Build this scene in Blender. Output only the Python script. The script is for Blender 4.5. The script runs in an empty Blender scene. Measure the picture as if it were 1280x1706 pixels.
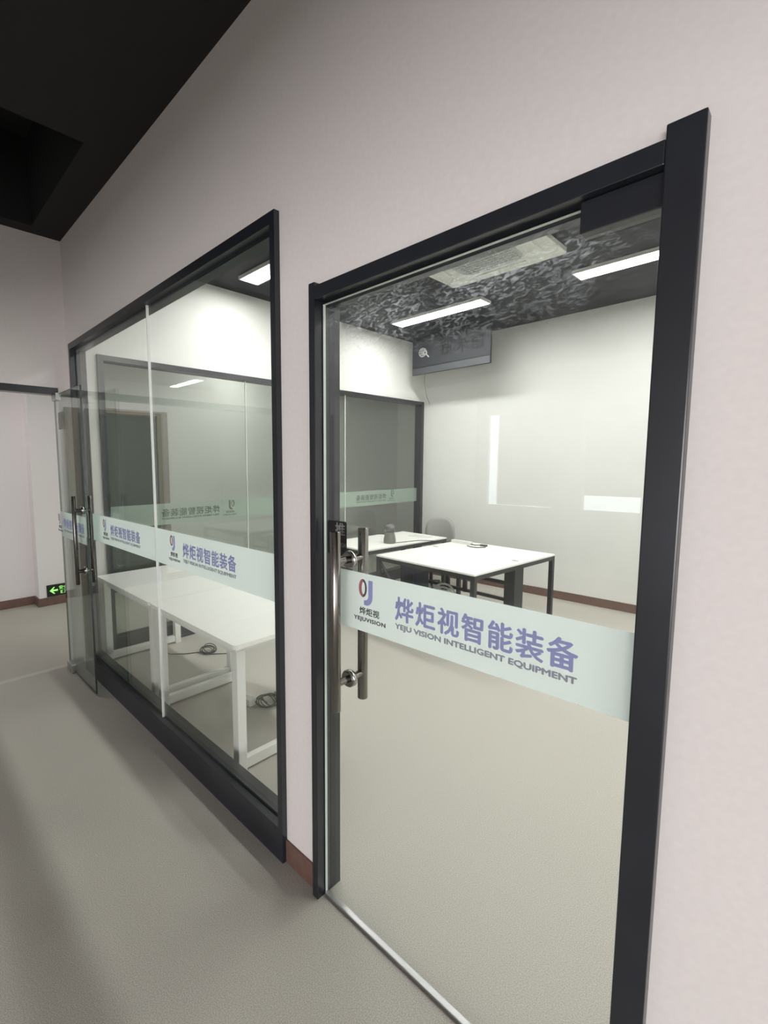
import bpy, bmesh, math, random
from mathutils import Vector, Matrix
random.seed(7)
S = bpy.context.scene
COL = S.collection
PI = math.pi

# ------------------------------------------------------------------ camera, light, exposure
F_PX, YAW, PITCH, ROLL = 783.27, .8217, -.1002, -.0049
CAM = Vector((0, -1.1561, 1.6924)); PPX, PPY = -105.06, -.49
cd = bpy.data.cameras.new('camera'); cam = bpy.data.objects.new('camera', cd); COL.objects.link(cam)
fw = Vector((-math.sin(YAW)*math.cos(PITCH), math.cos(YAW)*math.cos(PITCH), math.sin(PITCH)))
rt = Vector((math.cos(YAW), math.sin(YAW), 0)); up = rt.cross(fw)
cr, sr = math.cos(ROLL), math.sin(ROLL)
rt, up = cr*rt+sr*up, -sr*rt+cr*up
cam.matrix_world = Matrix(((rt.x, up.x, -fw.x, CAM.x), (rt.y, up.y, -fw.y, CAM.y), (rt.z, up.z, -fw.z, CAM.z), (0, 0, 0, 1)))
cd.sensor_fit = 'HORIZONTAL'; cd.sensor_width = 36; cd.lens = F_PX/1280*36
cd.shift_x = -PPX/1280; cd.shift_y = PPY/1280; cd.clip_start = .02
S.camera = cam

S.view_settings.view_transform = 'Standard'; S.view_settings.look = 'None'
S.view_settings.gamma = 1; S.view_settings.use_curve_mapping = False
S.view_settings.exposure = 0.0
PANEL = 50.0          # emission of the office ceiling panels
LOBBY_FILL = 35.0            # emission of the unseen fill panel added to brighten the lobby
SKY = 4.0             # daylight outside the hall windows
SIDE_W = 50  # fill light added on the right, out of view (watts)
FRONT_W = 315         # fill light added behind the viewer to brighten the partition (watts)

w = bpy.data.worlds.new('world'); S.world = w; w.use_nodes = True
w.node_tree.nodes['Background'].inputs[0].default_value = (.86, .93, 1, 1)
w.node_tree.nodes['Background'].inputs[1].default_value = SKY

def area(name, loc, rot, sx, sy, power, col):
    l = bpy.data.lights.new(name, 'AREA'); l.shape = 'RECTANGLE'; l.size = sx; l.size_y = sy
    l.energy = power; l.color = col
    o = bpy.data.objects.new(name, l); o.location = loc; o.rotation_euler = rot; COL.objects.link(o)
    return o
# unseen area lights added behind and right of the viewer to brighten the corridor
area('hall_fill_light', (2.2, -6.4, 1.25), (PI/2, 0, 0), 4.4, 2.1, FRONT_W, (1, .975, .975))
area('side_fill_light', (5.9, -3.0, 1.15), (0, PI/2, 0), 2.0, 4.0, SIDE_W, (1, .965, .985))

cy = S.cycles
cy.max_bounces = 12; cy.diffuse_bounces = 5; cy.glossy_bounces = 6; cy.transmission_bounces = 8; cy.transparent_max_bounces = 24
cy.sample_clamp_indirect = 6; cy.caustics_reflective = False; cy.caustics_refractive = False

# ------------------------------------------------------------------ materials
def mat(name, col, rough=.5, metal=0, spec=.5, emit=None, es=0, noise=None, bump=None, coat=0):
    m = bpy.data.materials.new(name); m.use_nodes = True; nt = m.node_tree; b = nt.nodes['Principled BSDF']
    b.inputs['Base Color'].default_value = (*col, 1); b.inputs['Roughness'].default_value = rough
    b.inputs['Metallic'].default_value = metal; b.inputs['Specular IOR Level'].default_value = spec
    b.inputs['Coat Weight'].default_value = coat
    if emit: b.inputs['Emission Color'].default_value = (*emit, 1); b.inputs['Emission Strength'].default_value = es
    if noise or bump:
        tc = nt.nodes.new('ShaderNodeTexCoord')
    if noise:      # (scale, second colour, contrast low, high)
        n = nt.nodes.new('ShaderNodeTexNoise'); n.inputs['Scale'].default_value = noise[0]; n.inputs['Detail'].default_value = 4
        r = nt.nodes.new('ShaderNodeValToRGB'); r.color_ramp.elements[0].position = noise[2]; r.color_ramp.elements[1].position = noise[3]
        r.color_ramp.elements[0].color = (*col, 1); r.color_ramp.elements[1].color = (*noise[1], 1)
        nt.links.new(tc.outputs['Object'], n.inputs['Vector']); nt.links.new(n.outputs['Fac'], r.inputs['Fac'])
        nt.links.new(r.outputs['Color'], b.inputs['Base Color'])
    if bump:       # (scale, strength)
        n2 = nt.nodes.new('ShaderNodeTexNoise'); n2.inputs['Scale'].default_value = bump[0]; n2.inputs['Detail'].default_value = 3
        bp = nt.nodes.new('ShaderNodeBump'); bp.inputs['Strength'].default_value = bump[1]; bp.inputs['Distance'].default_value = .002
        nt.links.new(tc.outputs['Object'], n2.inputs['Vector']); nt.links.new(n2.outputs['Fac'], bp.inputs['Height'])
        nt.links.new(bp.outputs['Normal'], b.inputs['Normal'])
    return m

def glass(name, tint):
    m = bpy.data.materials.new(name); m.use_nodes = True; nt = m.node_tree; nt.nodes.clear()
    out = nt.nodes.new('ShaderNodeOutputMaterial'); mx = nt.nodes.new('ShaderNodeMixShader')
    tr = nt.nodes.new('ShaderNodeBsdfTransparent'); gl = nt.nodes.new('ShaderNodeBsdfGlossy'); fr = nt.nodes.new('ShaderNodeFresnel')
    tr.inputs[0].default_value = (*tint, 1); gl.inputs['Roughness'].default_value = 0.0; gl.inputs[0].default_value = (.97, 1, .99, 1)
    ge = nt.nodes.new('ShaderNodeNewGeometry'); mr = nt.nodes.new('ShaderNodeMapRange')
    mr.inputs['To Min'].default_value = 1.5; mr.inputs['To Max'].default_value = 1/1.5
    nt.links.new(ge.outputs['Backfacing'], mr.inputs['Value']); nt.links.new(mr.outputs[0], fr.inputs['IOR'])
    nt.links.new(fr.outputs[0], mx.inputs[0]); nt.links.new(tr.outputs[0], mx.inputs[1]); nt.links.new(gl.outputs[0], mx.inputs[2])
    nt.links.new(mx.outputs[0], out.inputs[0])
    return m

def film(name, col, clear=.12, trans=.55):
    m = bpy.data.materials.new(name); m.use_nodes = True; nt = m.node_tree; nt.nodes.clear()
    out = nt.nodes.new('ShaderNodeOutputMaterial'); a = nt.nodes.new('ShaderNodeMixShader'); b = nt.nodes.new('ShaderNodeMixShader')
    d = nt.nodes.new('ShaderNodeBsdfDiffuse'); t = nt.nodes.new('ShaderNodeBsdfTranslucent'); c = nt.nodes.new('ShaderNodeBsdfTransparent')
    d.inputs[0].default_value = (*col, 1); t.inputs[0].default_value = (*col, 1)
    a.inputs[0].default_value = trans; b.inputs[0].default_value = clear
    nt.links.new(d.outputs[0], a.inputs[1]); nt.links.new(t.outputs[0], a.inputs[2])
    nt.links.new(a.outputs[0], b.inputs[1]); nt.links.new(c.outputs[0], b.inputs[2]); nt.links.new(b.outputs[0], out.inputs[0])
    return m

def smear(name):
    m = bpy.data.materials.new(name); m.use_nodes = True; nt = m.node_tree; nt.nodes.clear()
    N = nt.nodes.new; L = nt.links.new
    out = N('ShaderNodeOutputMaterial'); mx = N('ShaderNodeMixShader'); tr = N('ShaderNodeBsdfTransparent')
    df = N('ShaderNodeBsdfTranslucent'); d2 = N('ShaderNodeBsdfDiffuse'); ad = N('ShaderNodeMixShader')
    df.inputs[0].default_value = (.82, .86, .92, 1); d2.inputs[0].default_value = (.8, .84, .9, 1); ad.inputs[0].default_value = .3
    tc = N('ShaderNodeTexCoord'); mp = N('ShaderNodeMapping'); mp.inputs['Scale'].default_value = (1, 1, 2.1); mp.inputs['Rotation'].default_value = (0, -.35, 0)
    n1 = N('ShaderNodeTexNoise'); n1.inputs['Scale'].default_value = 40; n1.inputs['Detail'].default_value = 8; n1.inputs['Distortion'].default_value = 1.6
    r1 = N('ShaderNodeValToRGB'); r1.color_ramp.elements[0].position = .46; r1.color_ramp.elements[1].position = .68
    r1.color_ramp.elements[0].color = (.015, .015, .015, 1); r1.color_ramp.elements[1].color = (.34, .34, .34, 1)
    n2 = N('ShaderNodeTexNoise'); n2.inputs['Scale'].default_value = 4
    r2 = N('ShaderNodeValToRGB'); r2.color_ramp.elements[0].position = .3; r2.color_ramp.elements[1].position = .7
    ml = N('ShaderNodeMath'); ml.operation = 'MULTIPLY'
    sp = N('ShaderNodeSeparateXYZ'); fd = N('ShaderNodeMapRange'); fd.inputs['From Min'].default_value = 1.98; fd.inputs['From Max'].default_value = 2.16
    m3 = N('ShaderNodeMath'); m3.operation = 'MULTIPLY'
    L(tc.outputs['Object'], mp.inputs[0]); L(mp.outputs[0], n1.inputs['Vector']); L(n1.outputs['Fac'], r1.inputs[0])
    L(tc.outputs['Object'], n2.inputs['Vector']); L(n2.outputs['Fac'], r2.inputs[0])
    L(r1.outputs[0], ml.inputs[0]); L(r2.outputs[0], ml.inputs[1])
    L(tc.outputs['Object'], sp.inputs[0]); L(sp.outputs['Z'], fd.inputs['Value'])
    L(ml.outputs[0], m3.inputs[0]); L(fd.outputs[0], m3.inputs[1]); L(m3.outputs[0], mx.inputs[0])
    L(df.outputs[0], ad.inputs[1]); L(d2.outputs[0], ad.inputs[2])
    L(tr.outputs[0], mx.inputs[1]); L(ad.outputs[0], mx.inputs[2]); L(mx.outputs[0], out.inputs[0])
    return m

M = dict(
    wall=mat('wall_paint_corridor', (.77, .735, .725), .75, noise=(60, (.735, .70, .69), .3, .7), bump=(260, .12)),
    wallroom=mat('wall_paint_office', (.75, .75, .725), .55, noise=(3, (.725, .73, .70), .3, .7)),
    walllobby=mat('wall_paint_lobby', (.78, .75, .75), .7),
    floor=mat('floor_vinyl', (.36, .345, .30), .65, spec=.3, noise=(270, (.56, .535, .48), .36, .64), bump=(500, .03)),
    ceil=mat('ceiling_black', (.022, .022, .023), .8, spec=.3, bump=(30, .3)),
    ceilroom=mat('office_ceiling_black', (.016, .018, .024), .6, spec=.3, bump=(35, .6)),
    frame=mat('frame_black', (.013, .015, .020), .28, spec=.6, noise=(5, (.018, .021, .028), .3, .7)),
    steel=mat('smoked_steel', (.24, .225, .21), .2, 1),
    steel2=mat('dark_steel', (.13, .125, .12), .22, 1),
    chrome=mat('chrome', (.6, .6, .6), .12, 1),
    alu=mat('brushed_aluminium', (.5, .5, .5), .3, 1),
    glass=glass('clear_glass', (.972, .985, .978)),
    glass2=glass('greenish_glass', (.83, .87, .84)),
    edge=mat('glass_edge', (.74, .80, .77), .25, spec=.8),
    joint=mat('silicone_joint', (.85, .88, .86), .4),
    film=film('frosted_film', (.86, .92, .90), .06, .6),
    filmfar=film('frosted_film_thin', (.86, .92, .885), .2, .55),
    blue=film('lettering_blue', (.50, .53, .80), 0, .5),
    grey=film('lettering_grey', (.50, .53, .60), 0, .5),
    fgrey=film('lettering_faded', (.30, .34, .33), .1, .4),
    edark=mat('glass_edge_dark', (.03, .045, .04), .2, spec=.8),
    dark=film('lettering_dark', (.13, .13, .14), 0, .3),
    red=film('logo_red', (.58, .26, .27), 0, .45),
    base=mat('skirting_brown', (.13, .075, .06), .5, noise=(25, (.17, .10, .08), .3, .7)),
    white=mat('white_laminate', (.90, .90, .85), .4),
    wmetal=mat('white_powder_steel', (.80, .80, .77), .42),
    wedge=mat('white_edge_band', (.72, .72, .68), .5),
    bmetal=mat('black_steel', (.03, .032, .035), .4),
    cable=mat('grey_cable', (.07, .07, .065), .5),
    wcable=mat('white_plastic', (.78, .78, .75), .4),
    chair=mat('grey_mesh_fabric', (.36, .36, .34), .8),
    dome=mat('dark_grey_plastic', (.15, .15, .135), .3),
    domeb=mat('smoked_dome', (.10, .10, .095), .12, spec=.8),
    navy=mat('navy_case', (.02, .025, .045), .4),
    grille=mat('vent_slots', (.004, .004, .005), .7),
    panel=mat('led_panel', (1, 1, 1), .5, emit=(1, .985, .955), es=PANEL),
    hall=mat('fill_panel_lobby', (1, 1, 1), .5, emit=(1, .96, .95), es=LOBBY_FILL),
    hall2=mat('fill_panel_hall', (1, 1, 1), .5, emit=(1, .98, .93), es=8),
    hall3=mat('fill_panel_back_lobby', (1, 1, 1), .5, emit=(1, .98, .93), es=48),
    ac=mat('aircon_plastic', (.72, .74, .68), .4),
    acg=mat('aircon_grille', (.42, .44, .42), .5),
    sign=mat('sign_dark', (.038, .041, .05), .6, spec=.3),
    signl=mat('sign_band', (.06, .064, .072), .5),
    signt=mat('sign_letter', (.006, .006, .008), .6),
    wprint=mat('white_print', (.62, .62, .62), .5),
    sticker=mat('black_sticker', (.012, .012, .013), .3),
    stkt=mat('sticker_letter', (.24, .24, .24), .5),
    exit=mat('exit_plate', (.012, .018, .012), .35),
    exitl=mat('exit_glow', (.35, .8, .25), .5, emit=(.36, .95, .2), es=.75),
    doorf=mat('brown_door_frame', (.26, .215, .18), .5),
    doorl=mat('grey_door_leaf', (.07, .08, .072), .5),
    blind=mat('white_blind', (.7, .7, .68), .8),
    thresh=mat('threshold_strip', (.5, .5, .46), .4),
    box=mat('pale_ribbed_panel', (.60, .58, .54), .7),
    smear=smear('smeared_glass'),
)

# ------------------------------------------------------------------ mesh helpers
def bm_new(): return bmesh.new()
def bx(bm, a, b, mi=0, bev=0, rot=0):
    x0, y0, z0 = a; x1, y1, z1 = b
    t = bmesh.new()
    bmesh.ops.create_cube(t, size=1)
    for v in t.verts:
        v.co = Vector(((x0+x1)/2+v.co.x*(x1-x0), (y0+y1)/2+v.co.y*(y1-y0), (z0+z1)/2+v.co.z*(z1-z0)))
    if bev: bmesh.ops.bevel(t, geom=t.edges[:], offset=bev, segments=2, affect='EDGES', profile=.6)
    for f in t.faces: f.material_index = mi
    merge(bm, t)
def merge(bm, t):
    me = bpy.data.meshes.new('t'); t.to_mesh(me); t.free(); bm.from_mesh(me); bpy.data.meshes.remove(me)
def tube(bm, pts, r, seg=10, mi=0, caps=True, closed=False):
    pts = [Vector(p) for p in pts]; n = len(pts); rings = []
    rr = r if hasattr(r, '__len__') else [r]*n
    ref = None
    for i, p in enumerate(pts):
        if closed: d = pts[(i+1) % n]-pts[i-1]
        else: d = pts[min(i+1, n-1)]-pts[max(i-1, 0)]
        d.normalize()
        if ref is None:
            ref = d.orthogonal().normalized()
        ref = (ref-d*ref.dot(d)).normalized()
        s = d.cross(ref)
        rings.append([bm.verts.new(p+(ref*math.cos(2*PI*k/seg)+s*math.sin(2*PI*k/seg))*rr[i]) for k in range(seg)])
    m = n if closed else n-1
    for i in range(m):
        A, B = rings[i], rings[(i+1) % n]
        for k in range(seg):
            f = bm.faces.new((A[k], A[(k+1) % seg], B[(k+1) % seg], B[k])); f.material_index = mi; f.smooth = True
    if caps and not closed:
        f = bm.faces.new(rings[0][::-1]); f.material_index = mi
        f = bm.faces.new(rings[-1]); f.material_index = mi
def lathe(bm, c, prof, seg=28, mi=0, axis='z'):
    rings = []
    for r, h in prof:
        ring = []
        for k in range(seg):
            a = 2*PI*k/seg
            if axis == 'z': p = Vector((c[0]+r*math.cos(a), c[1]+r*math.sin(a), c[2]+h))
            elif axis == 'y': p = Vector((c[0]+r*math.cos(a), c[1]+h, c[2]+r*math.sin(a)))
            ring.append(bm.verts.new(p))
        rings.append(ring)
    for A, B in zip(rings, rings[1:]):
        for k in range(seg):
            f = bm.faces.new((A[k], A[(k+1) % seg], B[(k+1) % seg], B[k])); f.smooth = True; f.material_index = mi
    bm.faces.new(rings[0][::-1]).material_index = mi; bm.faces.new(rings[-1]).material_index = mi
def poly(bm, pts, depth, mat4, mi=0):
    """extruded flat polygon given in local 2-D, placed by mat4 (local z = outward)"""
    lo = [bm.verts.new(mat4 @ Vector((x, y, 0))) for x, y in pts]
    hi = [bm.verts.new(mat4 @ Vector((x, y, depth))) for x, y in pts]
    n = len(pts)
    bm.faces.new(hi).material_index = mi; bm.faces.new(lo[::-1]).material_index = mi
    for i in range(n): bm.faces.new((lo[i], lo[(i+1) % n], hi[(i+1) % n], hi[i])).material_index = mi
def obj(name, bm, mats, parent=None, loc=None, rz=0):
    bmesh.ops.recalc_face_normals(bm, faces=bm.faces[:])
    me = bpy.data.meshes.new(name); bm.to_mesh(me); bm.free()
    if not isinstance(mats, (list, tuple)): mats = [mats]
    for m in mats: me.materials.append(M[m])
    o = bpy.data.objects.new(name, me); COL.objects.link(o)
    if parent is not None: o.parent = parent
    if loc: o.location = loc
    if rz: o.rotation_euler = (0, 0, rz)
    return o
def tag(o, label=None, cat=None, group=None, kind=None):
    if label: o['label'] = label
    if cat: o['category'] = cat
    if group: o['group'] = group
    if kind: o['kind'] = kind
    return o
def thing(name, label, cat, loc=(0, 0, 0), rz=0, group=None, kind=None):
    o = bpy.data.objects.new(name, None); o.empty_display_size = .1; COL.objects.link(o)
    o.location = loc; o.rotation_euler = (0, 0, rz)
    return tag(o, label, cat, group, kind)
def copy_tree(o, parent=None):
    c = o.copy(); COL.objects.link(c); c.parent = parent
    for ch in list(o.children): copy_tree(ch, c)
    return c
def basis(o, right, upv):
    r = Vector(right).normalized(); u = Vector(upv).normalized(); n = r.cross(u)
    return Matrix(((r.x, u.x, n.x, o[0]), (r.y, u.y, n.y, o[1]), (r.z, u.z, n.z, o[2]), (0, 0, 0, 1)))
def text_into(bm, body, w, h, m4, mi=0, bold=0.0, depth=.0004, spacing=1.0):
    """text fitted to a w x h box whose lower left corner is m4's origin"""
    cu = bpy.data.curves.new('t', 'FONT'); cu.body = body; cu.size = 1; cu.extrude = .01; cu.space_character = spacing
    cu.resolution_u = 3
    to = bpy.data.objects.new('t', cu); COL.objects.link(to)
    dg = bpy.context.evaluated_depsgraph_get(); dg.update()
    me = bpy.data.meshes.new_from_object(to.evaluated_get(dg))
    bpy.data.objects.remove(to); bpy.data.curves.remove(cu)
    xs = [v.co.x for v in me.vertices]; ys = [v.co.y for v in me.vertices]
    x0, x1, y0, y1 = min(xs), max(xs), min(ys), max(ys)
    for v in me.vertices:
        v.co = m4 @ Vector(((v.co.x-x0)/(x1-x0)*w, (v.co.y-y0)/(y1-y0)*h, depth if v.co.z > 0 else 0))
    d = bold*h*.9
    nrm = (m4.to_3x3() @ Vector((0, 0, 1)))
    R_ = m4.to_3x3() @ Vector((1, 0, 0)); U_ = m4.to_3x3() @ Vector((0, 1, 0))
    offs = [(0, 0)] if not bold else [(0, 0), (d, 0), (-d, 0), (0, d*.8), (0, -d*.8)]
    for i, (ox, oy) in enumerate(offs):
        t = bmesh.new(); t.from_mesh(me)
        for v in t.verts: v.co += R_*ox+U_*oy+nrm*(i*.00002)
        for f in t.faces: f.material_index = mi
        merge(bm, t)
    bpy.data.meshes.remove(me)

# ------------------------------------------------------------------ the room shell
ZC = 3.45; XL = -4.25; YB = 4.95; XR = 1.6; TH = .08
HX = 6.0; HY = -6.5; FX = -6.55      # hall right end, window wall, far lobby wall
WX0, WX1, WZ = -4.107, -1.465, 2.635  # window opening
DX0, DX1, DZ = -1.27, -.19, 2.30      # door opening

def st(name, bm, m, label, cat, parent=None): return tag(obj(name, bm, m, parent), label, cat, kind='structure')

b = bm_new(); bx(b, (FX-.1, HY-.1, -.1), (HX+.1, 7.1, 0))
st('floor', b, 'floor', 'speckled grey floor running through corridor and office', 'floor')

b = bm_new()   # hall ceiling with a deep recess left of the window
R0, R1, R2, R3 = -4.12, -2.9, -3.4, -.22
bx(b, (XL-.1, HY-.1, ZC), (R0, TH, ZC+.08)); bx(b, (R1, HY-.1, ZC), (HX+.1, TH, ZC+.08))
bx(b, (R0, HY-.1, ZC), (R1, R2, ZC+.08)); bx(b, (R0, R3, ZC), (R1, TH, ZC+.08))
bx(b, (R0-.05, R2-.05, ZC+.6), (R1+.05, R3+.05, ZC+.65))
for q in (((R0-.05, R2, ZC+.08), (R0, R3, ZC+.6)), ((R1, R2, ZC+.08), (R1+.05, R3, ZC+.6)), ((R0, R2-.05, ZC+.08), (R1, R2, ZC+.6)), ((R0, R3, ZC+.08), (R1, R3+.05, ZC+.6))): bx(b, *q)
bx(b, (FX-.1, HY-.1, ZC), (XL-.1, 7.1, ZC+.08))
st('ceiling', b, 'ceil', 'black painted corridor ceiling with a dark recess', 'ceiling')
b = bm_new(); bx(b, (XL-.1, TH, ZC), (XR+.1, YB+.1, ZC+.08))
st('ceiling', b, 'ceilroom', 'black ceiling of the office behind the glass', 'ceiling')

b = bm_new()   # partition wall; corridor paint on the front, office paint behind (slots 0 / 1)
def wp(a, c): bx(b, (a[0], 0, a[1]), (c[0], TH/2, c[1]), 0); bx(b, (a[0], TH/2, a[1]), (c[0], TH, c[1]), 1)
wp((XL, 0), (WX0, ZC)); wp((WX0, WZ), (WX1, ZC)); wp((WX1, 0), (DX0, ZC)); wp((DX0, DZ), (DX1, ZC)); wp((DX1, 0), (HX, ZC))
st('wall_front', b, ['wall', 'wallroom'], 'pale pinkish grey partition wall holding the glazing and glass door', 'wall')

LY0, LY1, LZ = .228, 4.92, 2.62
b = bm_new()
def lp(y0, z0, y1, z1): bx(b, (XL-.1, y0, z0), (XL, y1, z1))
lp(0, 0, LY0, ZC); lp(LY0, LZ, LY1, ZC); lp(LY1, 0, 7.1, ZC)
st('wall_left', b, 'wallroom', 'white left wall of the office above its glazing', 'wall')
b = bm_new(); bx(b, (XL, YB, 0), (XR+.1, YB+.1, ZC))
st('wall_back', b, 'wallroom', 'white back wall of the office', 'wall')
b = bm_new(); bx(b, (XR, TH, 0), (XR+.1, YB, ZC))
st('wall_right', b, 'wallroom', 'white right wall of the office outside the view', 'wall')

b = bm_new()   # corridor end wall with the wide opening
EY0, EY1, EZ = -3.0, -.08, 2.31
bx(b, (XL-.1, EY1, 0), (XL, 0, ZC)); bx(b, (XL-.1, EY0, EZ), (XL, EY1, ZC)); bx(b, (XL-.1, HY, 0), (XL, EY0, ZC))
st('wall_end', b, 'wall', 'pale wall at the left end of the corridor above the opening', 'wall')
b = bm_new(); bx(b, (XL-.08, EY0, EZ-.055), (XL+.006, EY1, EZ)); bx(b, (XL-.08, EY0, 0), (XL+.006, EY0+.04, EZ-.055))
st('trim_1', b, 'frame', 'black metal header over the opening at the corridor end', 'trim')
b = bm_new(); bx(b, (XL-.07, EY0+.04, 0), (XL-.02, EY1, .006), bev=.002)
st('trim_2', b, 'thresh', 'pale threshold strip on the floor of the corridor end opening', 'trim')

b = bm_new()   # far lobby wall: recessed on the left, projecting pier from Y = .12 on
bx(b, (FX-.1, HY, 0), (FX, .12, ZC)); bx(b, (FX-.1, .12, 0), (FX+.2, 7.0, ZC)); bx(b, (FX, 7.0, 0), (XL-.1, 7.1, ZC))
st('wall_lobby', b, 'walllobby', 'white lobby wall with a projecting pier seen through the opening', 'wall')
b = bm_new(); bx(b, (FX, HY, 0), (FX+.015, .12, .10)); bx(b, (FX+.2, .12-.015, 0), (FX+.215, .80, .10)); bx(b, (FX, .105, 0), (FX+.2, .12, .10)); bx(b, (FX+.2, 1.80, 0), (FX+.215, 7.0, .10))
st('baseboard_lobby', b, 'base', 'brown skirting along the lobby wall', 'skirting')

b = bm_new()   # hall wall opposite the glazing, with two windows
def hp(x0, z0, x1, z1): bx(b, (x0, HY-.1, z0), (x1, HY, z1))
HW = [(-4.05, -2.9), (-2.52, -1.70)]; SZ, TZ = .95, 2.55
hp(FX, 0, HX, SZ); hp(FX, TZ, HX, ZC); hp(FX, SZ, HW[0][0], TZ); hp(HW[0][1], SZ, HW[1][0], TZ); hp(HW[1][1], SZ, HX, TZ)
bx(b, (-3.9, -2.2, 2.32), (HX, -2.0, ZC))   # downstand beam, out of view, added to shade the upper partition wall
st('wall_opposite', b, 'wall', 'corridor wall opposite the glazing, behind the viewer', 'wall')
b = bm_new(); bx(b, (HX, HY, 0), (HX+.1, 0, ZC))
st('wall_hall_right', b, 'wall', 'far right end wall of the hall, behind the viewer', 'wall')
for i, (x0, x1) in enumerate(HW):
    wroot = thing('window_%d' % (i+3), 'daylit hall window behind the viewer', 'window', ((x0+x1)/2, HY, SZ), kind='structure')
    wd = (x1-x0)/2; b = bm_new()
    for q in (((-wd, -.06, 0), (wd, .0, .04)), ((-wd, -.06, 1.56), (wd, 0, 1.6)), ((-wd, -.06, .04), (-wd+.04, 0, 1.56)), ((wd-.04, -.06, .04), (wd, 0, 1.56)), ): bx(b, *q)
    obj('window_frame', b, 'wmetal', wroot)
    b = bm_new()
    if i == 0: bx(b, (-wd+.2, -.03, .05), (wd-.04, -.025, 1.56))
    else:
        bx(b, (-wd+.04, -.03, .26), (wd-.04, -.025, 1.56))
    obj('roller_blind', b, 'blind', wroot)

# skirtings
b = bm_new(); bx(b, (WX1+.001, -.008, 0), (DX0-.001, 0, .10)); bx(b, (DX1+.001, -.008, 0), (HX, 0, .10))
st('baseboard_front', b, 'base', 'brown skirting on the narrow wall between window and door', 'skirting')
b = bm_new(); bx(b, (XL, YB-.012, 0), (XR, YB, .10))
st('baseboard_back', b, 'base', 'brown skirting along the office back wall', 'skirting')

# ------------------------------------------------------------------ glazing
def slab(bm, a, c, thin):   # glass box; big faces slot 0, edges slot 1
    t = bmesh.new(); bmesh.ops.create_cube(t, size=1)
    for v in t.verts: v.co = Vector([(a[i]+c[i])/2+v.co[i]*(c[i]-a[i]) for i in range(3)])
    t.normal_update()
    for f in t.faces: f.material_index = 0 if abs(f.normal[thin]) > .9 else 1
    merge(bm, t)

BZ0, BZ1 = 1.125, 1.327
def logo_polys(bm, m4, s):
    # ring (teardrop) on the left, hooked J stroke on the right; s = overall width
    def ell(cx, cy, rx, ry, a0, a1, n): return [(cx+rx*math.cos(a0+(a1-a0)*k/n), cy+ry*math.sin(a0+(a1-a0)*k/n)) for k in range(n+1)]
    def sc(p): return [(x*s, y*s) for x, y in p]
    def ring(a0, a1, mi):
        o = ell(.30, .93, .29, .50, a0, a1, 18); i = ell(.34, .93, .125, .34, a0, a1, 18)
        for k in range(18): poly(bm, sc([i[k], o[k], o[k+1], i[k+1]]), .0004, m4, mi)
    ring(PI*.5, PI*1.5, 1); ring(-PI*.5, PI*.12, 2); ring(PI*.12, PI*.5, 2)
    # J
    o = [(1.0, 1.42), (1.0, .62)]+ell(.55, .55, .45, .55, .12, -PI*.62, 16)
    i = [(.70, 1.42), (.70, .62)]+ell(.48, .58, .22, .30, .12, -PI*.62, 16)
    for k in range(len(o)-1): poly(bm, sc([i[k], o[k], o[k+1], i[k+1]]), .0004, m4, 0)

def band(parent, org, right, x0, x1, tx, tw, mats=('film', 'blue', 'grey', 'dark', 'red'), inner=False):
    """frosted band from x0 to x1 (metres along `right` from org), lettering starting at tx, tw wide, thin sub-parts in front of it"""
    R = Vector(right); Uz = Vector((0, 0, 1)); n = R.cross(Uz)
    m4 = basis(Vector(org)+Uz*BZ0, R, Uz)
    b = bm_new(); poly(b, [(x0, 0), (x1, 0), (x1, BZ1-BZ0), (x0, BZ1-BZ0)], .0006, m4)
    bd = obj('frosted_band', b, mats[0], parent)
    fo = Vector(org)+n*(-.0008 if inner else .0008)
    def at(x, z): return basis(fo+R*x+Uz*z, R, Uz)
    k = tw/.536
    b = bm_new(); text_into(b, '烨炬视智能装备', tw, .076, at(tx, 1.200), bold=.03, spacing=1.12)
    tag(obj('company_name', b, mats[1], bd), 'lavender blue Chinese lettering')
    b = bm_new(); text_into(b, 'YEJU VISION INTELLIGENT EQUIPMENT', tw, .021, at(tx, 1.167), bold=.07)
    tag(obj('english_name', b, mats[2], bd), 'small grey-blue capital lettering')
    b = bm_new(); logo_polys(b, at(tx-.158*k, 1.218), .062*k)
    tag(obj('logo', b, [mats[1], mats[4], mats[3]], bd), 'red and blue ring-and-hook emblem')
    b = bm_new(); text_into(b, '烨炬视', .086*k, .025, at(tx-.153*k, 1.185), bold=.03)
    text_into(b, 'YEJUVISION', .138*k, .017, at(tx-.179*k, 1.158), bold=.06, spacing=1.1)
    tag(obj('logo_caption', b, mats[3], bd), 'dark caption under the emblem')
    return bd

# front window
W1 = thing('window_1', 'large black-framed two-pane interior window left of the glass door', 'window', kind='structure')
b = bm_new()
FY0, FY1 = -.025, .092
bx(b, (WX0, FY0, 0), (WX1, FY1, .15)); bx(b, (WX0, FY0, 2.59), (WX1, FY1, WZ))
bx(b, (WX0, FY0, .15), (WX0+.035, FY1, 2.59)); bx(b, (WX1-.03, FY0, .15), (WX1, FY1, 2.59))
bx(b, (WX0+.035, .014, .15), (WX1-.03, .03, .163)); bx(b, (WX0+.035, .014, 2.575), (WX1-.03, .03, 2.59)); bx(b, (WX0+.035, .014, .163), (WX0+.047, .03, 2.575))
obj('window_frame', b, 'frame', W1)
JX = -2.683
for x0, x1 in ((WX0+.03, JX-.002), (JX+.002, WX1-.025)):
    b = bm_new(); slab(b, (x0, 0, .14), (x1, .012, 2.6), 1); obj('glass_pane', b, ['glass', 'edge'], W1)
b = bm_new(); bx(b, (JX-.003, -.001, .15), (JX+.003, .013, 2.59)); obj('silicone_joint', b, 'joint', W1)
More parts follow.
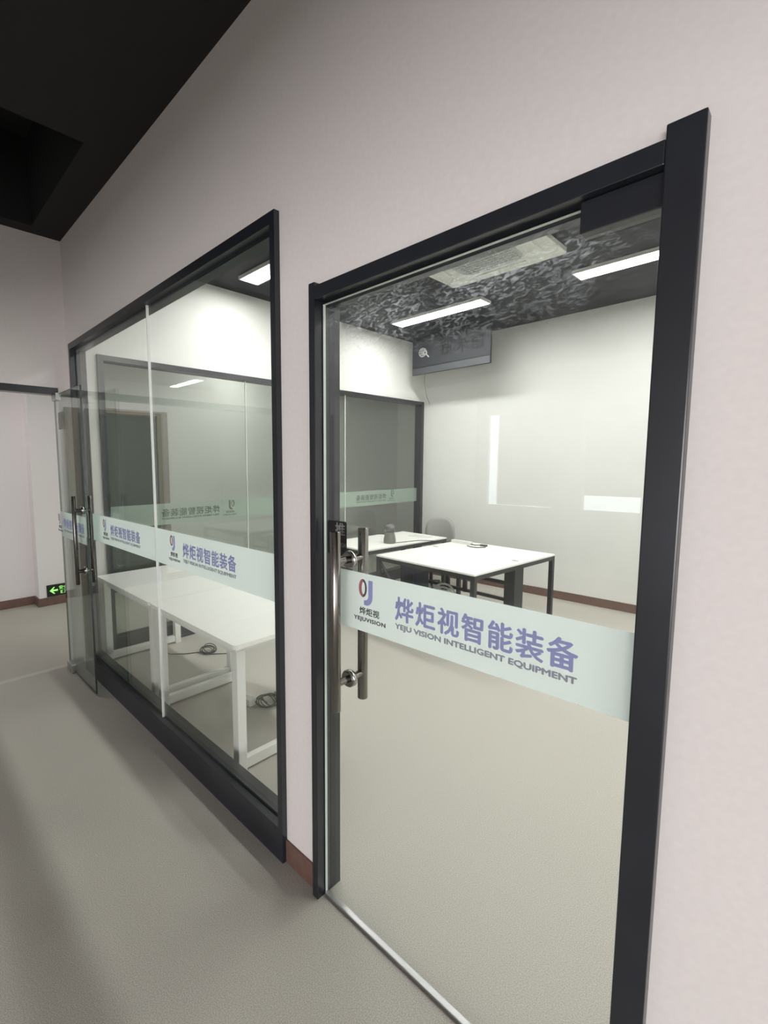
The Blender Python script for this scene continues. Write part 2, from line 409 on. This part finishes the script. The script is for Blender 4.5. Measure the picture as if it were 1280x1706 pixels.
band(W1, (0, -.0002, 0), (1, 0, 0), WX0+.035, JX-.004, -3.43, .52)
band(W1, (0, -.0002, 0), (1, 0, 0), JX+.004, WX1-.03, -2.335, .52)

# left office wall glazing (its lettering faces the lobby, so it reads mirrored from here)
W2 = thing('window_2', 'black-framed three-pane glazing in the left wall of the office', 'window', kind='structure')
b = bm_new(); X0, X1 = XL-.1, XL+.02
bx(b, (X0, LY0, 0), (X1, LY1, .15)); bx(b, (X0, LY0, LZ-.045), (X1, LY1, LZ)); bx(b, (X0, LY0, .15), (X1, LY0+.05, LZ-.045)); bx(b, (X0, LY1-.06, .15), (X1, LY1, LZ-.045))
obj('window_frame', b, 'frame', W2)
js = [LY0+.04, 1.74, 3.27, LY1-.05]
for k in range(3):
    b = bm_new(); slab(b, (XL-.05, js[k]+.002, .14), (XL-.038, js[k+1]-.002, LZ-.03), 0); obj('glass_pane', b, ['glass2', 'edge'], W2)
    t0 = {0: -1.397, 1: -2.80, 2: -4.12}[k]
    band(W2, (XL-.0515, 0, 0), (0, -1, 0), -js[k+1]+.004, -js[k]-.004, t0, .63, mats=('filmfar', 'fgrey', 'fgrey', 'fgrey', 'fgrey'), inner=True)
for y in js[1:3]:
    b = bm_new(); bx(b, (XL-.051, y-.003, .15), (XL-.037, y+.003, LZ-.045)); obj('silicone_joint', b, 'joint', W2)

# ------------------------------------------------------------------ glass doors
def handle_parts(root, x, r, z0, z1, dy, ym=0.0, met='steel'):
    h = thing('handle', None, None); h.parent = root
    tag(h, 'smoked steel ladder handle')
    for s in (-1, 1):
        b = bm_new(); y = ym+s*dy
        tube(b, [(x, y, z0), (x, y, z0+.002), (x, y, z1-.002), (x, y, z1)], [r*.9, r, r, r*.9], 24)
        obj('grip_bar', b, met, h)
    for z in (z0+.097, z1-.105):
        b = bm_new()
        lathe(b, (x, ym, z), [(.0125, -dy), (.0125, -.014), (.026, -.014), (.0275, -.012), (.0275, .012), (.026, .014), (.0125, .014), (.0125, dy)], 32, axis='y')
        for f in b.faces: f.smooth = False
        lathe(b, (x, ym, z), [(.027, -.0075), (.0305, -.0065), (.0305, .0065), (.027, .0075)], 32, mi=1, axis='y')
        obj('standoff', b, [met, 'chrome'], h)
    return h

D1 = thing('door_1', 'black-framed glass door in the foreground with long bar handles', 'door', kind='structure')
b = bm_new()
bx(b, (DX0, -.03, 0), (DX0+.03, .095, 2.313), bev=.002)
tag(obj('door_post', b, 'frame', D1))
b = bm_new(); bx(b, (DX1-.062, -.03, 0), (DX1, .095, 2.325), bev=.003); obj('door_post', b, 'frame', D1)
b = bm_new(); bx(b, (DX0+.03, -.03, 2.255), (DX1-.062, .095, DZ), bev=.002); bx(b, (DX0+.03, .03, 2.24), (DX1-.062, .05, 2.256)); obj('door_header', b, 'frame', D1)
GX0, GX1 = -1.236, -.254
b = bm_new(); slab(b, (GX0, .008, .012), (GX1, .020, 2.245), 1); obj('glass_leaf', b, ['glass', 'edge'], D1)
band(D1, (0, .0076, 0), (1, 0, 0), -1.158, GX1, -.905, .536)
b = bm_new(); bx(b, (-.405, -.006, 2.188), (GX1+.001, .036, 2.254), bev=.002); tag(obj('patch_fitting', b, 'frame', D1), 'black pivot fitting at the top corner')
b = bm_new(); bx(b, (GX0, .003, .002), (GX1, .026, .013), bev=.002); tag(obj('bottom_rail', b, 'alu', D1), 'thin bright bottom edge strip')
handle_parts(D1, -1.113, .0185, .835, 1.468, .07, .014)
b = bm_new(); m4 = basis((-1.216, .0228, 1.372), (1, 0, 0), (0, 0, 1))
def rrect(w_, h_, r_, n=5):
    p = []
    for cx, cy_, a in ((w_-r_, r_, -PI/2), (w_-r_, h_-r_, 0), (r_, h_-r_, PI/2), (r_, r_, PI)):
        p += [(cx+r_*math.cos(a+PI/2*k/n), cy_+r_*math.sin(a+PI/2*k/n)) for k in range(n+1)]
    return p
b.free(); b = bm_new(); m4 = basis((-1.216, .0078, 1.372), (1, 0, 0), (0, 0, 1))
poly(b, rrect(.095, .122, .008), .0005, m4)
stk = obj('push_sticker', b, 'sticker', D1); tag(stk, 'small black sticker')
b = bm_new(); text_into(b, '推', .046, .046, basis((-1.176, .0072, 1.442), (1, 0, 0), (0, 0, 1)), bold=.02)
text_into(b, 'PUSH', .040, .016, basis((-1.166, .0072, 1.402), (1, 0, 0), (0, 0, 1)), bold=.01)
obj('lettering', b, 'stkt', stk)
b = bm_new(); bx(b, (-1.235, .0215, 1.80), (GX1-.005, .0218, 2.235)); tag(obj('dirty_film', b, 'smear', D1), 'smeared streaky residue on the upper glass')

# open glass leaf at the end of the corridor
LYD = -.115
D2 = thing('door_2', 'open glass door leaf standing edge-on at the corridor end', 'door', (XL+.04, LYD, 0), kind='structure')
LW = .66
b = bm_new(); slab(b, (0, -.006, .02), (LW, .006, 2.245), 1); obj('glass_leaf', b, ['glass2', 'edark'], D2)
band(D2, (0, -.0065, 0), (1, 0, 0), 0.0, LW-.02, .08, .52, mats=('filmfar', 'blue', 'grey', 'dark', 'red'))
b = bm_new(); bx(b, (-.02, -.018, 2.20), (.1, .018, 2.255), bev=.003); tag(obj('pivot_clamp', b, 'alu', D2), 'steel top pivot clamp')
b = bm_new(); bx(b, (-.02, -.02, .004), (.12, .02, .07), bev=.004); tag(obj('pivot_clamp', b, 'alu', D2), 'steel bottom pivot clamp')
b = bm_new(); bx(b, (.12, -.012, 1.97), (.24, -.007, 2.10), bev=.001); bx(b, (.225, -.016, 1.97), (.243, -.007, 2.10)); tag(obj('number_plate', b, 'steel', D2), 'square steel plate')
handle_parts(D2, LW-.11, .014, .83, 1.475, .055, met='steel2')

# brown-framed door in the lobby wall
D3 = thing('door_3', 'dark grey door in a brown frame on the lobby wall, seen through both glazings', 'door', (FX+.2, .80, 0), kind='structure')
b = bm_new(); bx(b, (0, 0, 0), (.04, .08, 2.42)); bx(b, (0, .85, 0), (.04, 1.0, 2.42)); bx(b, (0, .08, 2.36), (.04, .85, 2.42)); obj('door_frame', b, 'doorf', D3)
b = bm_new(); bx(b, (0, .08, .01), (.02, .85, 2.36), bev=.002); obj('door_leaf', b, 'doorl', D3)
b = bm_new(); lathe(b, (.06, .75, 1.0), [(.01, -.01), (.012, 0), (.01, .01)], 12); tube(b, [(.02, .75, 1.0), (.06, .75, 1.0), (.062, .65, 1.0)], .009, 10); obj('lever_handle', b, 'alu', D3)
D4 = copy_tree(D3); D4.name = 'door_4'; D4.location = (FX, -1.80, 0); D4['label'] = 'unseen copy of the brown-framed lobby door, added to darken the reflection in the window pane'  # off-view duplicate, added so the pane reflects dark over the first door

# ------------------------------------------------------------------ ceiling panels
def led(loc, label, m='panel', group='ceiling light panels in the office'):
    r = thing('ceiling_light', label, 'ceiling light', loc, group=group)
    b = bm_new()
    for q in (((0, 0, -.03), (1.2, .012, .0)), ((0, .208, -.03), (1.2, .22, 0)), ((0, .012, -.03), (.012, .208, 0)), ((1.188, .012, -.03), (1.2, .208, 0)), ((.012, .012, -.004), (1.188, .208, 0))): bx(b, *q)
    obj('housing', b, 'wmetal', r)
    b = bm_new(); bx(b, (.012, .012, -.027), (1.188, .208, -.006)); obj('diffuser', b, m, r)
    return r
led((-3.82, 3.60, ZC), 'bright linear ceiling panel seen left in the door glass, above the hanging sign')
led((-1.73, 3.62, ZC), 'bright linear ceiling panel at the top right of the door glass')
led((-3.89, 1.42, ZC), 'bright ceiling panel seen in the top right corner of the window')
led((-1.73, 1.42, ZC), 'ceiling panel near the partition, hidden above the door header')
led((.30, 3.62, ZC), 'ceiling panel at the right side of the office, out of view')
led((.30, 1.42, ZC), 'ceiling panel right of the door near the partition, out of view')
for i, (x, y) in enumerate(((3.4, -4.2), (3.4, -5.4))):  # out-of-view hall panels, added as fill light
    led((x, y, ZC), 'unseen fill panel added on the hall ceiling behind the viewer', 'hall2', 'fill panels added in the hall')
led((-6.0, -1.6, ZC), 'unseen fill panel added on the lobby ceiling beyond the corridor end', 'hall', 'fill panels added in the lobby')  # out-of-view panel, added to brighten the far lobby wall
led((-6.0, 2.7, ZC), 'unseen fill panel added on the lobby ceiling beyond the office glazing', 'hall3', 'fill panels added in the lobby')  # out-of-view panel, added to lift the lobby behind the office glazing

# air conditioner cassette
A = thing('air_conditioner', 'pale square ceiling cassette air conditioner seen through the top of the door', 'air conditioner', (-2.63, 2.12, ZC))
AW, AD = 1.05, .98
b = bm_new(); poly(b, rrect(AW, AD, .04), .035, basis((0, 0, -.04), (1, 0, 0), (0, 1, 0))); obj('panel', b, 'ac', A)
b = bm_new(); poly(b, rrect(.56, .62, .12, 8), .006, basis((.24, .18, -.046), (1, 0, 0), (0, 1, 0)))
for k in range(12): bx(b, (.28+k*.042, .2, -.05), (.288+k*.042, .78, -.045))
for k in range(13): bx(b, (.27, .22+k*.043, -.05), (.77, .227+k*.043, -.045))
tag(obj('intake_grille', b, ['acg'], A), 'grey square-mesh intake grille')
for q in (((.86, .2, -.052), (.94, .78, -.040)), ((.08, .2, -.052), (.16, .78, -.040))):
    b = bm_new(); bx(b, *q, bev=.005); obj('air_flap', b, 'ac', A)
b = bm_new(); bx(b, (.3, .85, -.052), (.76, .92, -.040), bev=.005); obj('air_flap', b, 'ac', A)

# hanging sign
SG = thing('hanging_sign', 'dark rectangular department sign hanging from the ceiling near the back wall', 'sign', (-4.09, 4.42, 2.93))
b = bm_new(); bx(b, (0, 0, 0), (1.165, .03, ZC-2.93), bev=.002); obj('board', b, 'sign', SG)
b = bm_new(); bx(b, (.005, -.003, 0.09), (1.16, 0, .105)); tag(obj('groove', b, 'signt', SG), 'black line')
b = bm_new(); bx(b, (.005, -.003, 0.003), (1.16, 0, .088)); tag(obj('lower_strip', b, 'signl', SG), 'lighter lower strip')
b = bm_new(); m4 = basis((.11, -.003, .19), (1, 0, 0), (0, 0, 1))
def ringp(bm, cx, cy_, r0, r1, mm, n=20):
    for k in range(n):
        a, c = 2*PI*k/n, 2*PI*(k+1)/n
        poly(bm, [(cx+r0*math.cos(a), cy_+r0*math.sin(a)), (cx+r1*math.cos(a), cy_+r1*math.sin(a)), (cx+r1*math.cos(c), cy_+r1*math.sin(c)), (cx+r0*math.cos(c), cy_+r0*math.sin(c))], .002, mm)
ringp(b, .06, .10, .052, .062, m4)
for dx in (-.025, 0, .025): poly(b, [(.055+dx, .045), (.065+dx, .045), (.065+dx, .155), (.055+dx, .155)], .002, m4)
for dz in (-.025, .005, .035): poly(b, [(.005, .098+dz), (.115, .098+dz), (.115, .106+dz), (.005, .106+dz)], .002, m4)
ringp(b, .10, .09, .022, .036, m4)
poly(b, [(.118, .062), (.128, .072), (.17, .03), (.158, .018)], .002, m4)
tag(obj('search_icon', b, 'wprint', SG), 'white globe and magnifier icon')
b = bm_new(); text_into(b, '技术部', .62, .165, basis((.46, -.003, .20), (1, 0, 0), (0, 0, 1)), bold=.02, depth=.002, spacing=1.25)
tag(obj('lettering', b, 'signt', SG), 'black lettering')
b = bm_new(); tube(b, [(.2, .015, .0), (.2, .012, -.08), (.21, .012, -.2), (.235, .012, -.3), (.29, .012, -.42)], .003, 6)
tag(obj('loose_wire', b, 'cable', SG), 'thin loose wire')

# ------------------------------------------------------------------ white desks by the window
def white_desk(loc, label, L=1.08, Dp=.74):
    r = thing('desk', label, 'desk', loc, group='white desks along the window')
    b = bm_new(); m4 = basis((0, 0, .725), (1, 0, 0), (0, 1, 0))
    poly(b, rrect(L, Dp, .03), .025, m4)
    obj('desktop', b, 'white', r)
    for sx in (.03, L-.085):
        lf = bm_new()
        bx(lf, (sx, .03, 0), (sx+.055, .085, .70), bev=.004); obj('leg', lf, 'wmetal', r)
        lf = bm_new(); bx(lf, (sx, Dp-.085, 0), (sx+.055, Dp-.03, .70), bev=.004); obj('leg', lf, 'wmetal', r)
        lf = bm_new(); bx(lf, (sx+.008, .085, .015), (sx+.047, Dp-.085, .075), bev=.003); obj('foot_rail', lf, 'wmetal', r)
        lf = bm_new(); bx(lf, (sx+.008, .03, .69), (sx+.047, Dp-.03, .725), bev=.002); obj('top_rail', lf, 'wmetal', r)
    lf = bm_new(); bx(lf, (.085, .055, .665), (L-.085, .08, .72), bev=.002); obj('apron', lf, 'wmetal', r)
    lf = bm_new(); bx(lf, (.085, Dp-.08, .665), (L-.085, Dp-.055, .72), bev=.002); obj('apron', lf, 'wmetal', r)
    return r
d1 = white_desk((-3.125, .125, 0), 'white desk behind the right pane of the window, the nearer one')
d2 = copy_tree(d1); d2.location = (-4.21, .125, 0); d2['label'] = 'white desk behind the left pane of the window, the farther one'

def coil(name, label, cx, cy_, R, seedv, tail, box_at):
    random.seed(seedv)
    r = thing(name, label, 'power cable', (cx, cy_, 0), group='coiled power cables under the white desks')
    b = bm_new()
    for k in range(5):
        a0 = random.uniform(0, PI); tilt = random.uniform(.35, .95)*(1 if k % 2 else -1)*.7; rr = R*random.uniform(.75, 1.05)
        ax = Vector((math.cos(a0), math.sin(a0), 0)); ay = Vector((-math.sin(a0)*math.cos(tilt), math.cos(a0)*math.cos(tilt), abs(math.sin(tilt))))
        ry = rr*random.uniform(.55, .8)
        c = Vector((random.uniform(-.015, .015), random.uniform(-.015, .015), abs(ay.z)*ry+.008))
        tube(b, [c+ax*rr*math.cos(2*PI*t/26)+ay*ry*math.sin(2*PI*t/26) for t in range(26)], .0042, 7, closed=True)
    pts = [Vector(p)-Vector((cx, cy_, 0)) for p in tail]
    tube(b, pts, .0042, 7)
    obj('cable', b, 'cable', r)
    b = bm_new(); x, y, z = box_at[0]-cx, box_at[1]-cy_, box_at[2]
    bx(b, (x-.035, y-.03, z), (x+.035, y+.03, z+.05), bev=.006); tag(obj('plug_box', b, 'wcable', r), 'white plug block')
    return r
coil('power_cable', 'dark coiled cable with a white plug block beneath the nearer white desk', -2.60, .73, .085, 3,
     [(-2.60, .73, .01), (-2.66, .72, .02), (-2.68, .68, .03)], (-2.68, .64, 0))
coil('power_cable', 'dark coiled cable on the floor beneath the farther end of the white desks', -3.72, .90, .07, 5,
     [(-3.96, .53, .05), (-3.90, .62, .008), (-3.82, .72, .006), (-3.76, .84, .006), (-3.66, .88, .006), (-3.55, 1.02, .006)], (-3.96, .50, .03))

b = bm_new(); bx(b, (-2.72, .90, .04), (-2.25, .93, .655), bev=.004)
for k in range(16): bx(b, (-2.71+k*.027, .894, .05), (-2.698+k*.027, .90, .645))
for x in (-2.70, -2.29): bx(b, (x, .90, 0), (x+.02, .93, .04)); bx(b, (x, .87, 0), (x+.02, .96, .012))
tag(obj('ribbed_panel', b, 'box'), 'pale grey ribbed screen panel standing behind the nearer white desk', 'panel')

# ------------------------------------------------------------------ black-framed tables
RZ = math.radians(-4.5)
def black_table(loc, label, Wd, Dp, extra):
    r = thing('work_table', label, 'table', loc, RZ, 'black framed work tables')
    b = bm_new(); bx(b, (-Wd+.0, 0, .735), (0, Dp, .752), bev=.002); tag(obj('tabletop', b, 'white', r), 'white table top')
    t = .042
    for (x, y) in ((-t, 0), (-Wd, 0), (-t, Dp-t), (-Wd, Dp-t)):
        b = bm_new(); bx(b, (x, y, 0), (x+t, y+t, .735), bev=.002)
        for z in (.70, .715): lathe(b, (x+t/2, y-.001, z), [(.004, -.001), (.004, .002)], 8, axis='y')
        obj('leg', b, 'bmetal', r)
    for q in (((-Wd+t, 0, .695), (-t, t*.8, .735)), ((-Wd+t, Dp-t*.8, .695), (-t, Dp, .735)), ((-t*.8, t, .695), (0, Dp-t, .735)), ((-Wd, t, .695), (-Wd+t*.8, Dp-t, .735))):
        b = bm_new(); bx(b, *q, bev=.002); obj('apron', b, 'bmetal', r)
    b = bm_new(); p0 = Vector((-Wd+.04, .02, .66)); p1 = Vector((-Wd+.21, .02, .50))
    tube(b, [(-Wd+.03, .02, .69), (-Wd+.22, .02, .48)], .014, 6); obj('brace', b, 'bmetal', r)
    b = bm_new(); bx(b, (-Wd+.04, .01, .47), (-Wd+.5, .03, .50)); obj('stretcher', b, 'bmetal', r)
    if extra:
        for z in (.50, .33):
            b = bm_new(); bx(b, (-Wd+.05, .80, z), (-.10, .825, z+.032)); obj('stretcher', b, 'bmetal', r)
        for x in (-.88, -.66):
            b = bm_new(); bx(b, (x, .79, .33), (x+.04, .82, .735)); obj('strut', b, 'bmetal', r)
        b = bm_new(); bx(b, (-.155, .74, 0), (-.045, .90, .735), bev=.003)
        for k in range(7): bx(b, (-.11, .735, .3+k*.055), (-.09, .74, .325+k*.055))
        tag(obj('pillar', b, 'bmetal', r), 'thick dark central pillar')
    for x, y in ((-1.12, .86), (-.12, .80)):
        if extra:
            b = bm_new(); bx(b, (x, y, .752), (x+.06, y+.03, .7535)); tag(obj('cable_grommet', b, 'dome', r), 'small dark grommet')
    return r
t1 = black_table((-1.985, 2.47, 0), 'white topped table with black frame standing nearer the door', 1.17, 1.44, True)
t2 = black_table((-3.39, 2.66, 0), 'white topped table with black frame in the far left corner of the office', .74, 1.44, False)

# things on the tables
DC = thing('dome_camera', 'dark grey dome camera standing on the farther black framed table', 'camera', (-3.52, 3.24, .752))
b = bm_new(); lathe(b, (0, 0, 0), [(.070, 0), (.073, .004), (.073, .03), (.070, .06), (.060, .10), (.053, .125), (.051, .135)]); obj('body', b, 'dome', DC)
b = bm_new(); lathe(b, (0, 0, .135), [(.040, 0)]+[(.066*math.cos(a), .040+.062*math.sin(a)) for a in [(-.6+k*.21) for k in range(11)]]+[(.002, .1015)]); tag(obj('dome', b, 'domeb', DC), 'glossy smoked dome')

PS = thing('power_strip', 'white power strip lying on the nearer black framed table', 'power strip', (-3.03, 3.80, .752), RZ)
b = bm_new(); bx(b, (0, 0, 0), (.26, .055, .035), bev=.005); obj('body', b, 'wcable', PS)
for k in range(4):
    b = bm_new(); bx(b, (.02+k*.055, .012, .035), (.048+k*.055, .038, .0365)); tag(obj('socket', b, 'wedge', PS))
b = bm_new(); z = .7575
tube(b, [(-2.79, 3.79, .765), (-2.72, 3.80, z), (-2.66, 3.86, z), (-2.60, 3.83, z), (-2.56, 3.74, z), (-2.62, 3.66, z), (-2.70, 3.66, z), (-2.76, 3.70, z)], .005, 8)
bx(b, (-2.66, 3.80, .753), (-2.58, 3.835, .772), bev=.004)
tag(obj('adapter_cable', b, 'cable'), 'black adapter cable curling across the nearer black framed table', 'cable')
b = bm_new(); tube(b, [(-3.46, 3.28, .757), (-3.42, 3.42, .757), (-3.37, 3.60, .758), (-3.29, 3.68, .759), (-3.21, 3.70, .759), (-3.12, 3.74, .759), (-3.03, 3.78, .765)], .004, 8)
tag(obj('camera_cable', b, 'cable'), 'thin dark cable leading from the dome camera to the power strip', 'cable')
b = bm_new(); tube(b, [(-4.04, 3.60, .769), (-3.95, 3.66, .769), (-3.90, 3.69, .769), (-3.86, 3.71, .769)], [.004, .006, .016, .012], 8)
tag(obj('screwdriver', b, 'cable'), 'small dark screwdriver lying on the farther black framed table', 'tool')
b = bm_new(); bx(b, (-3.70, 3.86, .7525), (-3.42, 4.02, .7555)); tag(obj('paper_sheet', b, 'wcable'), 'pale sheet of paper on the farther black framed table', 'paper')

PC = thing('computer_case', 'dark navy computer case standing under the nearer black framed table', 'computer', (-3.16, 3.02, 0), RZ)
b = bm_new(); bx(b, (0, 0, .012), (.18, .24, .62), bev=.005); obj('body', b, 'navy', PC)
b = bm_new()
for k in range(5): bx(b, (.03+k*.026, -.002, .36), (.042+k*.026, .002, .50))
obj('front_vent', b, 'grille', PC)
for x in (.02, .13):
    b = bm_new(); bx(b, (x, .02, 0), (x+.03, .22, .012)); obj('foot', b, 'cable', PC)
b = bm_new()
for k in range(4): tube(b, [(-2.745+(.13+.01*k)*math.cos(2*PI*t/24), 3.14+.02*k+.03*math.sin(2*PI*t/24), .30+.005+.16*k/8+(.13+.012*k)*math.sin(2*PI*t/24)-.135) for t in range(24)], .011, 8, closed=True)
tag(obj('hose_coil', b, 'acg'), 'pale coiled hose leaning beside the computer case under the table', 'hose')

# office chair
CH = thing('office_chair', 'grey round-backed office chair behind the far table by the back wall', 'chair', (-3.60, 4.42, 0), .05)
b = bm_new(); prof = []
n = 20; hw, hh = .225, .23
fr_, bk_ = [], []
def supr(t): c, s_ = math.cos(t), math.sin(t); return (hw*math.copysign(abs(c)**.75, c), hh*math.copysign(abs(s_)**.8, s_))
NR = 5
grid = {}
for side, dy in ((0, 0), (1, .035)):
    cv = b.verts.new((0, dy+.05, .73)); rings = []
    for j in range(1, NR+1):
        rg = []
        for k in range(28):
            x, z_ = supr(2*PI*k/28); x *= j/NR; z_ *= j/NR
            rg.append(b.verts.new((x, dy*(1 if j < NR else .7)+.05-x*x*.9, .73+z_)))
        rings.append(rg)
    for k in range(28):
        f = b.faces.new((cv, rings[0][k], rings[0][(k+1) % 28])); f.smooth = True
        for j in range(NR-1):
            f = b.faces.new((rings[j][k], rings[j+1][k], rings[j+1][(k+1) % 28], rings[j][(k+1) % 28])); f.smooth = True
    grid[side] = rings[-1]
for k in range(28): b.faces.new((grid[0][k], grid[1][k], grid[1][(k+1) % 28], grid[0][(k+1) % 28]))
obj('backrest', b, 'chair', CH)
b = bm_new(); poly(b, [(x-.225, y) for x, y in rrect(.45, .42, .09, 6)], .06, basis((0, -.40, .42), (1, 0, 0), (0, 1, 0))); obj('seat', b, 'chair', CH)
b = bm_new(); tube(b, [(0, .07, .60), (0, .09, .45), (0, .02, .40), (0, -.19, .40)], .016, 10); obj('back_bracket', b, 'bmetal', CH)
b = bm_new(); tube(b, [(0, -.19, .08), (0, -.19, .42)], .025, 14)
for k in range(5):
    a = 2*PI*k/5+.3; tube(b, [(0, -.19, .10), (.22*math.cos(a), -.19+.22*math.sin(a), .065)], [.022, .013], 10)
    lathe(b, (.22*math.cos(a), -.19+.22*math.sin(a), .026), [(.01, -.026), (.026, -.015), (.026, .015), (.01, .026)], 12)
obj('base', b, 'bmetal', CH)

# ------------------------------------------------------------------ exit sign in the lobby
EX = thing('exit_sign', 'small green and black exit sign low on the lobby wall above the skirting', 'sign', (FX+.2, .20, .105))
b = bm_new(); bx(b, (0, 0, 0), (.012, .36, .145), bev=.003); obj('plate', b, 'exit', EX)
b = bm_new(); m4 = basis((.0125, .03, .03), (0, 1, 0), (0, 0, 1))
poly(b, [(0, .043), (.045, .085), (.06, .085), (.035, .053), (.09, .053), (.09, .033), (.035, .033), (.06, .001), (.045, .001)], .001, m4)
obj('arrow', b, 'exitl', EX)
b = bm_new(); text_into(b, '安全出口', .20, .048, basis((.0125, .135, .075), (0, 1, 0), (0, 0, 1)), bold=.01, depth=.001)
text_into(b, 'EXIT', .15, .036, basis((.0125, .15, .026), (0, 1, 0), (0, 0, 1)), bold=.02, depth=.001, spacing=1.3)
obj('lettering', b, 'exitl', EX)
